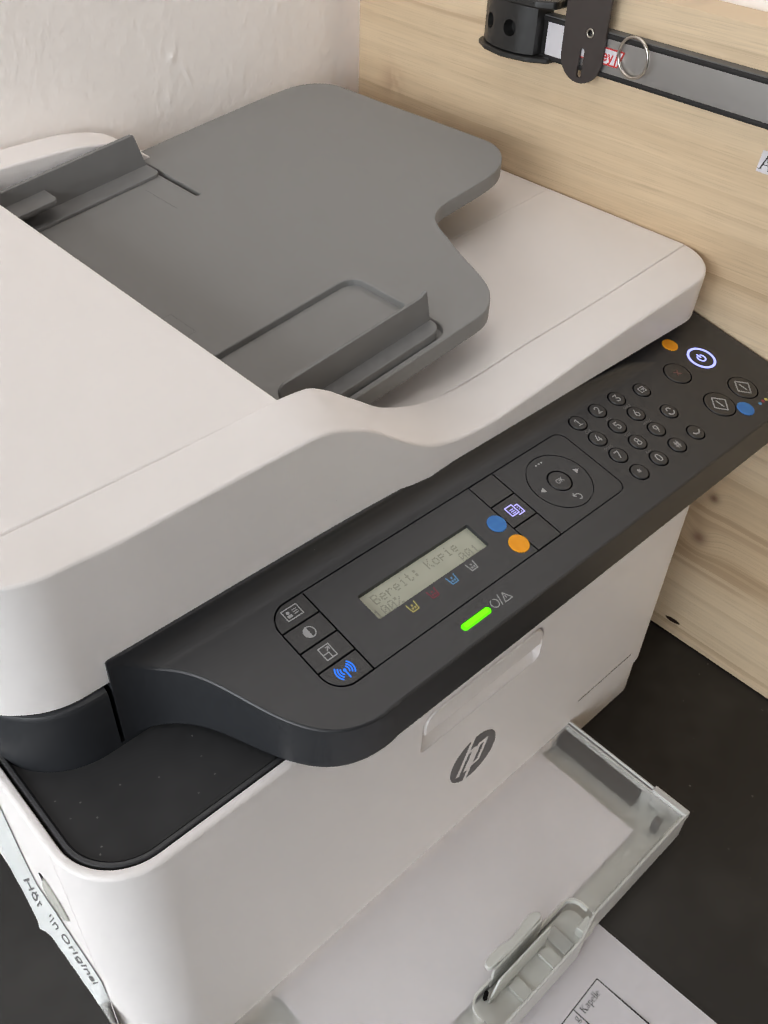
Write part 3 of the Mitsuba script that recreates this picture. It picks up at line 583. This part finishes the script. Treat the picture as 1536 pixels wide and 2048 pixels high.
# ------------------------------------------------------------------ printed sheet on the desk in front of the tray
def sheet_z(x, y): return 0.0006 + 0.0030 * np.clip((-0.105 - np.asarray(y)) / 0.12, 0, 1) ** 2
so_ = dens(np.array([(0.005, -0.245), (0.2515, -0.245), (0.2440, -0.0700), (0.005, -0.0700)]), 0.006)
def sheet_map(m): return mapv(m, lambda x, y, z: (x, y, z + sheet_z(x, y)))
put('printed_sheet', loft(so_, [(0, lambda x, y: sheet_z(x, y)), (0, lambda x, y: sheet_z(x, y) + 0.00012)], grid=0.006), 'paper_white', True)
lab('printed_sheet', 'white printed sheet with a ruled table lying on the desk', 'paper')
def ruled(a, b): return dens(np.array(strokes([[a, b]], .00060).exterior.coords)[:-1], .004)
rl = [prism(Polygon(ruled((0.2183, -0.1108), (0.120, -0.1150))), .00008, .0002), prism(Polygon(ruled((0.2183, -0.1108), (0.2240, -0.2300))), .00008, .0002), prism(Polygon(ruled((0.1948, -0.1118), (0.1995, -0.2300))), .00008, .0002)]
put('printed_sheet__ruled_line', sheet_map(join(*rl)), 'ink_black')
# serif lettering drawn with strokes of two weights
def serif_word():
    t, n = .00062, .00026; g = []; H = .0040
    def st(l, w): g.append(LineString(l).buffer(w / 2, cap_style=2))
    def ell(cx, cy, a, b, w0, w1): g.append(affinity.scale(Point(cx, cy).buffer(1, 24), a, b).difference(affinity.scale(Point(cx, cy).buffer(1, 24), a - w0, b - w1)))
    x = 0
    st([(x + .0006, 0), (x + .0006, H)], t); st([(x, 0.0001), (x + .0013, .0001)], n); st([(x, H - .0001), (x + .0013, H - .0001)], n)
    st([(x + .0008, .0018), (x + .0027, H)], n); st([(x + .0015, .0023), (x + .0030, 0)], t); st([(x + .0022, .0001), (x + .0036, .0001)], n); st([(x + .0021, H - .0001), (x + .0033, H - .0001)], n); x += .0039
    def a_(x): ell(x + .0008, .0008, .0008, .0008, .0004, .00025); st([(x + .0016, .0001), (x + .0016, .0020), (x + .0011, .0026), (x + .0003, .0024)], .0004); st([(x + .0016, .0002), (x + .0022, .0002)], n)
    def p_(x): st([(x + .0005, -.0012), (x + .0005, .0027)], .0005); st([(x, -.0012), (x + .0011, -.0012)], n); ell(x + .0012, .0013, .0010, .0014, .0005, .00025)
    def e_(x): ell(x + .0010, .0013, .0010, .0014, .00045, .00025); st([(x + .0003, .0015), (x + .0019, .0015)], n); g[-2] = g[-2].difference(sbox(x + .0012, .0004, x + .0024, .0013))
    def l_(x): st([(x + .0005, 0), (x + .0005, .0041)], .0005); st([(x, .0001), (x + .0011, .0001)], n)
    a_(x); x += .0023; p_(x); x += .0026; e_(x); x += .0023; l_(x); x += .0012; l_(x); x += .0012; e_(x)
    return unary_union(g)
w_ = affinity.rotate(affinity.translate(serif_word(), 0.1978, -0.1178), 2.0, origin=(0.1978, -0.1178))
put('printed_sheet__lettering', sheet_map(prism(w_, .0001, .00022)), 'ink_black')
gl = unary_union([affinity.scale(Point(0, .0016).buffer(1, 20), .0009, .0010).difference(affinity.scale(Point(0, .0016).buffer(1, 20), .0005, .0007)), affinity.scale(Point(.0002, -.0006).buffer(1, 20), .0012, .0008).difference(affinity.scale(Point(.0002, -.0006).buffer(1, 20), .0009, .0005)), LineString([(-.0004, .0007), (-.0006, .0001), (.0006, -.0001)]).buffer(.0002), LineString([(.0006, .0023), (.0014, .0024)]).buffer(.00016)])
put('printed_sheet__lettering', sheet_map(prism(affinity.translate(gl, 0.1925, -0.1178), .0001, .00022)), 'ink_black')

# ------------------------------------------------------------------ advertising film on the left side of the printer
FA = np.array([(-0.0006, 0.2600, 0.2040), (-0.0006, 0.1050, 0.2040), (-0.0006, 0.0925, 0.1990), (-0.0006, 0.0911, 0.1675), (-0.0006, 0.0900, 0.1371), (-0.0006, 0.0848, 0.1170), (-0.0006, 0.0738, 0.1180), (-0.0006, 0.0581, 0.1153), (-0.0006, 0.0399, 0.1140), (-0.0006, 0.0290, 0.1110), (-0.0006, 0.0292, 0.0933), (-0.0006, 0.0318, 0.0657), (-0.0006, 0.0330, 0.0500)])
FB = np.array([(-0.0050, 0.2600, 0.1250), (-0.0050, 0.1350, 0.1350), (-0.0050, 0.1180, 0.1400), (-0.0050, 0.1089, 0.1306), (-0.0050, 0.1115, 0.1035), (-0.0050, 0.1055, 0.0842), (-0.0052, 0.1010, 0.0576), (-0.0050, 0.0776, 0.0789), (-0.0050, 0.0576, 0.0861), (-0.0050, 0.0419, 0.0891), (-0.0050, 0.0313, 0.0911), (-0.0050, 0.0197, 0.0859), (-0.0040, 0.0190, 0.0500)])
iA, iB = PchipInterpolator(np.arange(13), FA), PchipInterpolator(np.arange(13), FB)
def film(t, s, off=0.0):
    """a point of the film: t along it from back to front, s from its stuck upper edge to its flared lower edge"""
    t, s = np.broadcast_arrays(np.asarray(t, float), np.asarray(s, float))
    p = iA(t) * (1 - s)[..., None] + iB(t) * s[..., None]
    bulge = 0.0011 * np.exp(-((t - 5.95 - 0.25 * s) / 0.28) ** 2) + 0.0004 * (meshkit.fbm(np.stack([t * 3.0, s * 3.0, 0 * t], -1), 3) - 0.3)
    p[..., 0] -= bulge * np.sin(np.pi * np.clip(s, 0.05, 1) * 0.5) + off
    return p
tg, sg = np.meshgrid(np.linspace(0, 12, 181), np.linspace(0, 1, 24), indexing='ij')
V = film(tg, sg).reshape(-1, 3); q = np.arange(181 * 24).reshape(181, 24)
a, b, c, e = q[:-1, :-1].ravel(), q[1:, :-1].ravel(), q[1:, 1:].ravel(), q[:-1, 1:].ravel()
Fq = np.vstack([np.stack([a, b, c], 1), np.stack([a, c, e], 1)])
back = V + [0.0003, 0, 0]
put('advert_film', trimesh.Trimesh(np.vstack([V, back]), np.vstack([Fq, Fq[:, ::-1] + len(V)]), process=False), 'film_white', True)
lab('advert_film', 'wrinkled white advertising film with black lettering on the printer side', 'film')
def film_text(t, t0, per_t, h, s0, dep):
    m = meshkit.text_mesh(t, h, 1.0, False).subdivide()
    v = np.asarray(m.vertices); P_ = film(t0 + v[:, 0] / per_t, s0 - v[:, 1] / dep, 0.00012); P_[:, 0] -= 0.0002 * v[:, 2]
    return trimesh.Trimesh(P_, m.faces, process=False)
put('advert_film__lettering', film_text('Hör', 4.45, 0.0150, 0.0080, 0.56, 0.0240), 'film_ink')
put('advert_film__lettering', film_text("'in Original", 6.20, 0.0168, 0.0066, 0.46, 0.0250), 'film_ink')
put('side_mark', text_on('G', 0.0110, lambda u, v, w: (-0.0001 - w * .0003, 0.0640 - u, 0.1530 + v)), 'ink_black')
lab('side_mark', 'small black printed mark above the film on the printer side', 'mark')
tp = rpoly([(0.0640, 0.1640), (0.0585, 0.1430), (0.0415, 0.1480), (0.0490, 0.1590)], .0035, 5)
put('tape_strip', mapv(loft(tp, [(0, 0.0003), (0, 0.0008), (0.002, 0.0022), (0.005, 0.0026)]), lambda x, y, z: (-z, x, y)), 'film_tape', 40)
lab('tape_strip', 'small crumpled strip of clear tape on the printer side near its corner', 'tape')

# ------------------------------------------------------------------ rail on the wooden board
XF = 0.4668
RL = 'wall_rail'
put(RL + '__profile', boxm(XF, 0.4744, -0.60, 0.2120, 0.3842, 0.4066), 'rail_black')
put(RL + '__top_strip', rbox(XF - 0.0004, 0.4743, -0.60, 0.2200, 0.40665, 0.4076, 0.0003, 2), 'ink_dim', 40)
put(RL + '__lip', rbox(XF - 0.0012, XF + 0.001, -0.60, 0.2200, 0.4042, 0.4070, 0.0006, 2), 'rail_black', 40)
put(RL + '__lip', rbox(XF - 0.0012, XF + 0.001, -0.60, 0.2200, 0.3830, 0.3858, 0.0006, 2), 'rail_black', 40)
put(RL + '__face', boxm(XF - 0.0003, XF + 0.001, -0.60, 0.2060, 0.3856, 0.4044), 'rail_alu')
lab(RL, 'aluminium rail with black edges mounted on the wooden board', 'rail')
YZ = lambda x, y, z: (XF - 0.0004 - z, x, y)
put(RL + '__label', mapv(prism(sbox(0.1930, 0.3860, 0.2065, 0.4042), -.0002, .0002), YZ), 'paper_white')
par = Polygon([(0.1860, 0.3905), (0.1525, 0.3905), (0.1492, 0.3992), (0.1860, 0.3992)])
put(RL + '__sign', mapv(prism(par.buffer(-0.0004), -.0002, .0002), YZ), 'paper_white')
put(RL + '__sign_frame', mapv(prism(par.buffer(.0003).difference(par.buffer(-.0004)), -.0002, .0004), YZ), 'rail_red')
put(RL + '__lettering', text_on('ey', 0.0052, lambda u, v, w: (XF - 0.0004 - 0.0002 - w * .0002, 0.1600 - u, 0.3950 + v), True), 'rail_red')
put(RL + '__lettering', mapv(prism(LineString([(0.1545, 0.3905), (0.1532, 0.3990)]).buffer(.0005), .0001, .0004), YZ), 'rail_red')
co = np.array([(0.4744, 0.2580), (0.4744, 0.2100), (0.4590, 0.2100), (0.4560, 0.2150), (0.4540, 0.2210), (0.4535, 0.2300), (0.4548, 0.2390), (0.4585, 0.2480), (0.4650, 0.2560)])
capm = man(loft(co, [(0.0010, 0.3848), (0, 0.3856), (0, 0.4125)]))
for (hx, hy, r, dx, dy) in ((0.4530, 0.2265, 0.0048, 1, -0.05), (0.4570, 0.2460, 0.0045, 0.85, -0.5)):
    cyl = trimesh.creation.cylinder(radius=r, height=0.016, sections=32)
    cyl.apply_transform(trimesh.geometry.align_vectors([0, 0, 1], [dx, dy, 0])); cyl.apply_translation([hx, hy, 0.3985])
    capm = capm - man(cyl)
ek = put(RL + '__end_cap', capm, 'cap_black', 30)
fl = rpoly([(0.4744, 0.2600), (0.4744, 0.1985), (0.4600, 0.1985), (0.4535, 0.2080), (0.4515, 0.2280), (0.4560, 0.2480), (0.4640, 0.2600)], [0, 0, .003, .006, .01, .01, .006], 8)
put(ek + '__flange', loft(fl, [(0.0010, 0.4125), (0, 0.4135)] + fil(0.0012, 0.4172, 3)), 'cap_black', 40)
fl2 = rpoly([(0.4744, 0.2600), (0.4744, 0.2010), (0.4640, 0.2010), (0.4560, 0.2120), (0.4520, 0.2300), (0.4560, 0.2480), (0.4640, 0.2600)], [0, 0, .003, .01, .01, .01, .006], 8)
put(ek + '__flange', loft(fl2, [(0.0010, 0.3812), (0, 0.3820), (0, 0.3840), (0.001, 0.3848)]), 'cap_black', 40)

# hanging strap hooked over the board, and a key ring
XS = 0.4640
sp_ = Polygon(rpoly([(0.1620, 0.3765), (0.1920, 0.3765), (0.1935, 0.4312), (0.1625, 0.4312)], [.0148, .0148, .0005, .0005], 14))
slot_ = LineString([(0.1772, 0.3812), (0.1772, 0.3942)]).buffer(.0017, 8)
hole_ = Point(0.1735, 0.4050).buffer(.0021, 12)
st_ = prism(sp_.difference(slot_).difference(hole_), 0, .0016)
st_ = mapv(st_, lambda x, y, z: (XS + z, x, y))
put('hanging_strap', join(st_, boxm(XS + .0001, 0.5000, 0.1628, 0.1932, 0.4296, 0.4311)), 'strap_dark', 30)
lab('hanging_strap', 'dark metal strap with a slot hanging in front of the rail', 'strap')
eye = trimesh.creation.torus(.0022, .0005, 24, 8); eye = mapv(eye, lambda x, y, z: (XS + z, 0.1735 + x, 0.4050 + y)); put('hanging_strap__eyelet', eye, 'steel', True)
def torus(R, r, c, nrm):
    t = trimesh.creation.torus(R, r, 64, 14); t.apply_transform(trimesh.geometry.align_vectors([0, 0, 1], nrm)); t.apply_translation(c); return t
ring = torus(.0108, .00085, [0.4635, 0.1412, 0.3990], [1.0, -0.10, 0.05])
put('key_ring', ring, 'steel', True)
lab('key_ring', 'silver split key ring hanging on the rail right of the strap', 'key ring')

# paper label with a letter at the right edge of the picture
pl_ = Polygon([(0.0549, 0.3580), (0.0300, 0.3575), (0.0300, 0.3697), (0.0540, 0.3697)])
put('paper_label', mapv(prism(pl_, 0.0001, 0.0004), lambda x, y, z: (0.4745 - z, x, y)), 'paper_white')
lab('paper_label', 'small white paper label with a black letter on the board', 'label')
A = unary_union([LineString([(-.0038, 0), (0, .0105)]).buffer(.0005, cap_style=2), LineString([(0, .0105), (.0040, 0)]).buffer(.0011, cap_style=2), LineString([(-.0026, .0035), (.0028, .0035)]).buffer(.00025), LineString([(-.0052, .0001), (-.0024, .0001)]).buffer(.00025), LineString([(.0022, .0001), (.0056, .0001)]).buffer(.00025)])
A = affinity.scale(A, 0.78, 0.78, origin=(0, 0))
put('paper_label__lettering', mapv(prism(A, .0004, .0005), lambda x, y, z: (0.4745 - z, 0.0500 - x, 0.3597 + y)), 'ink_black')
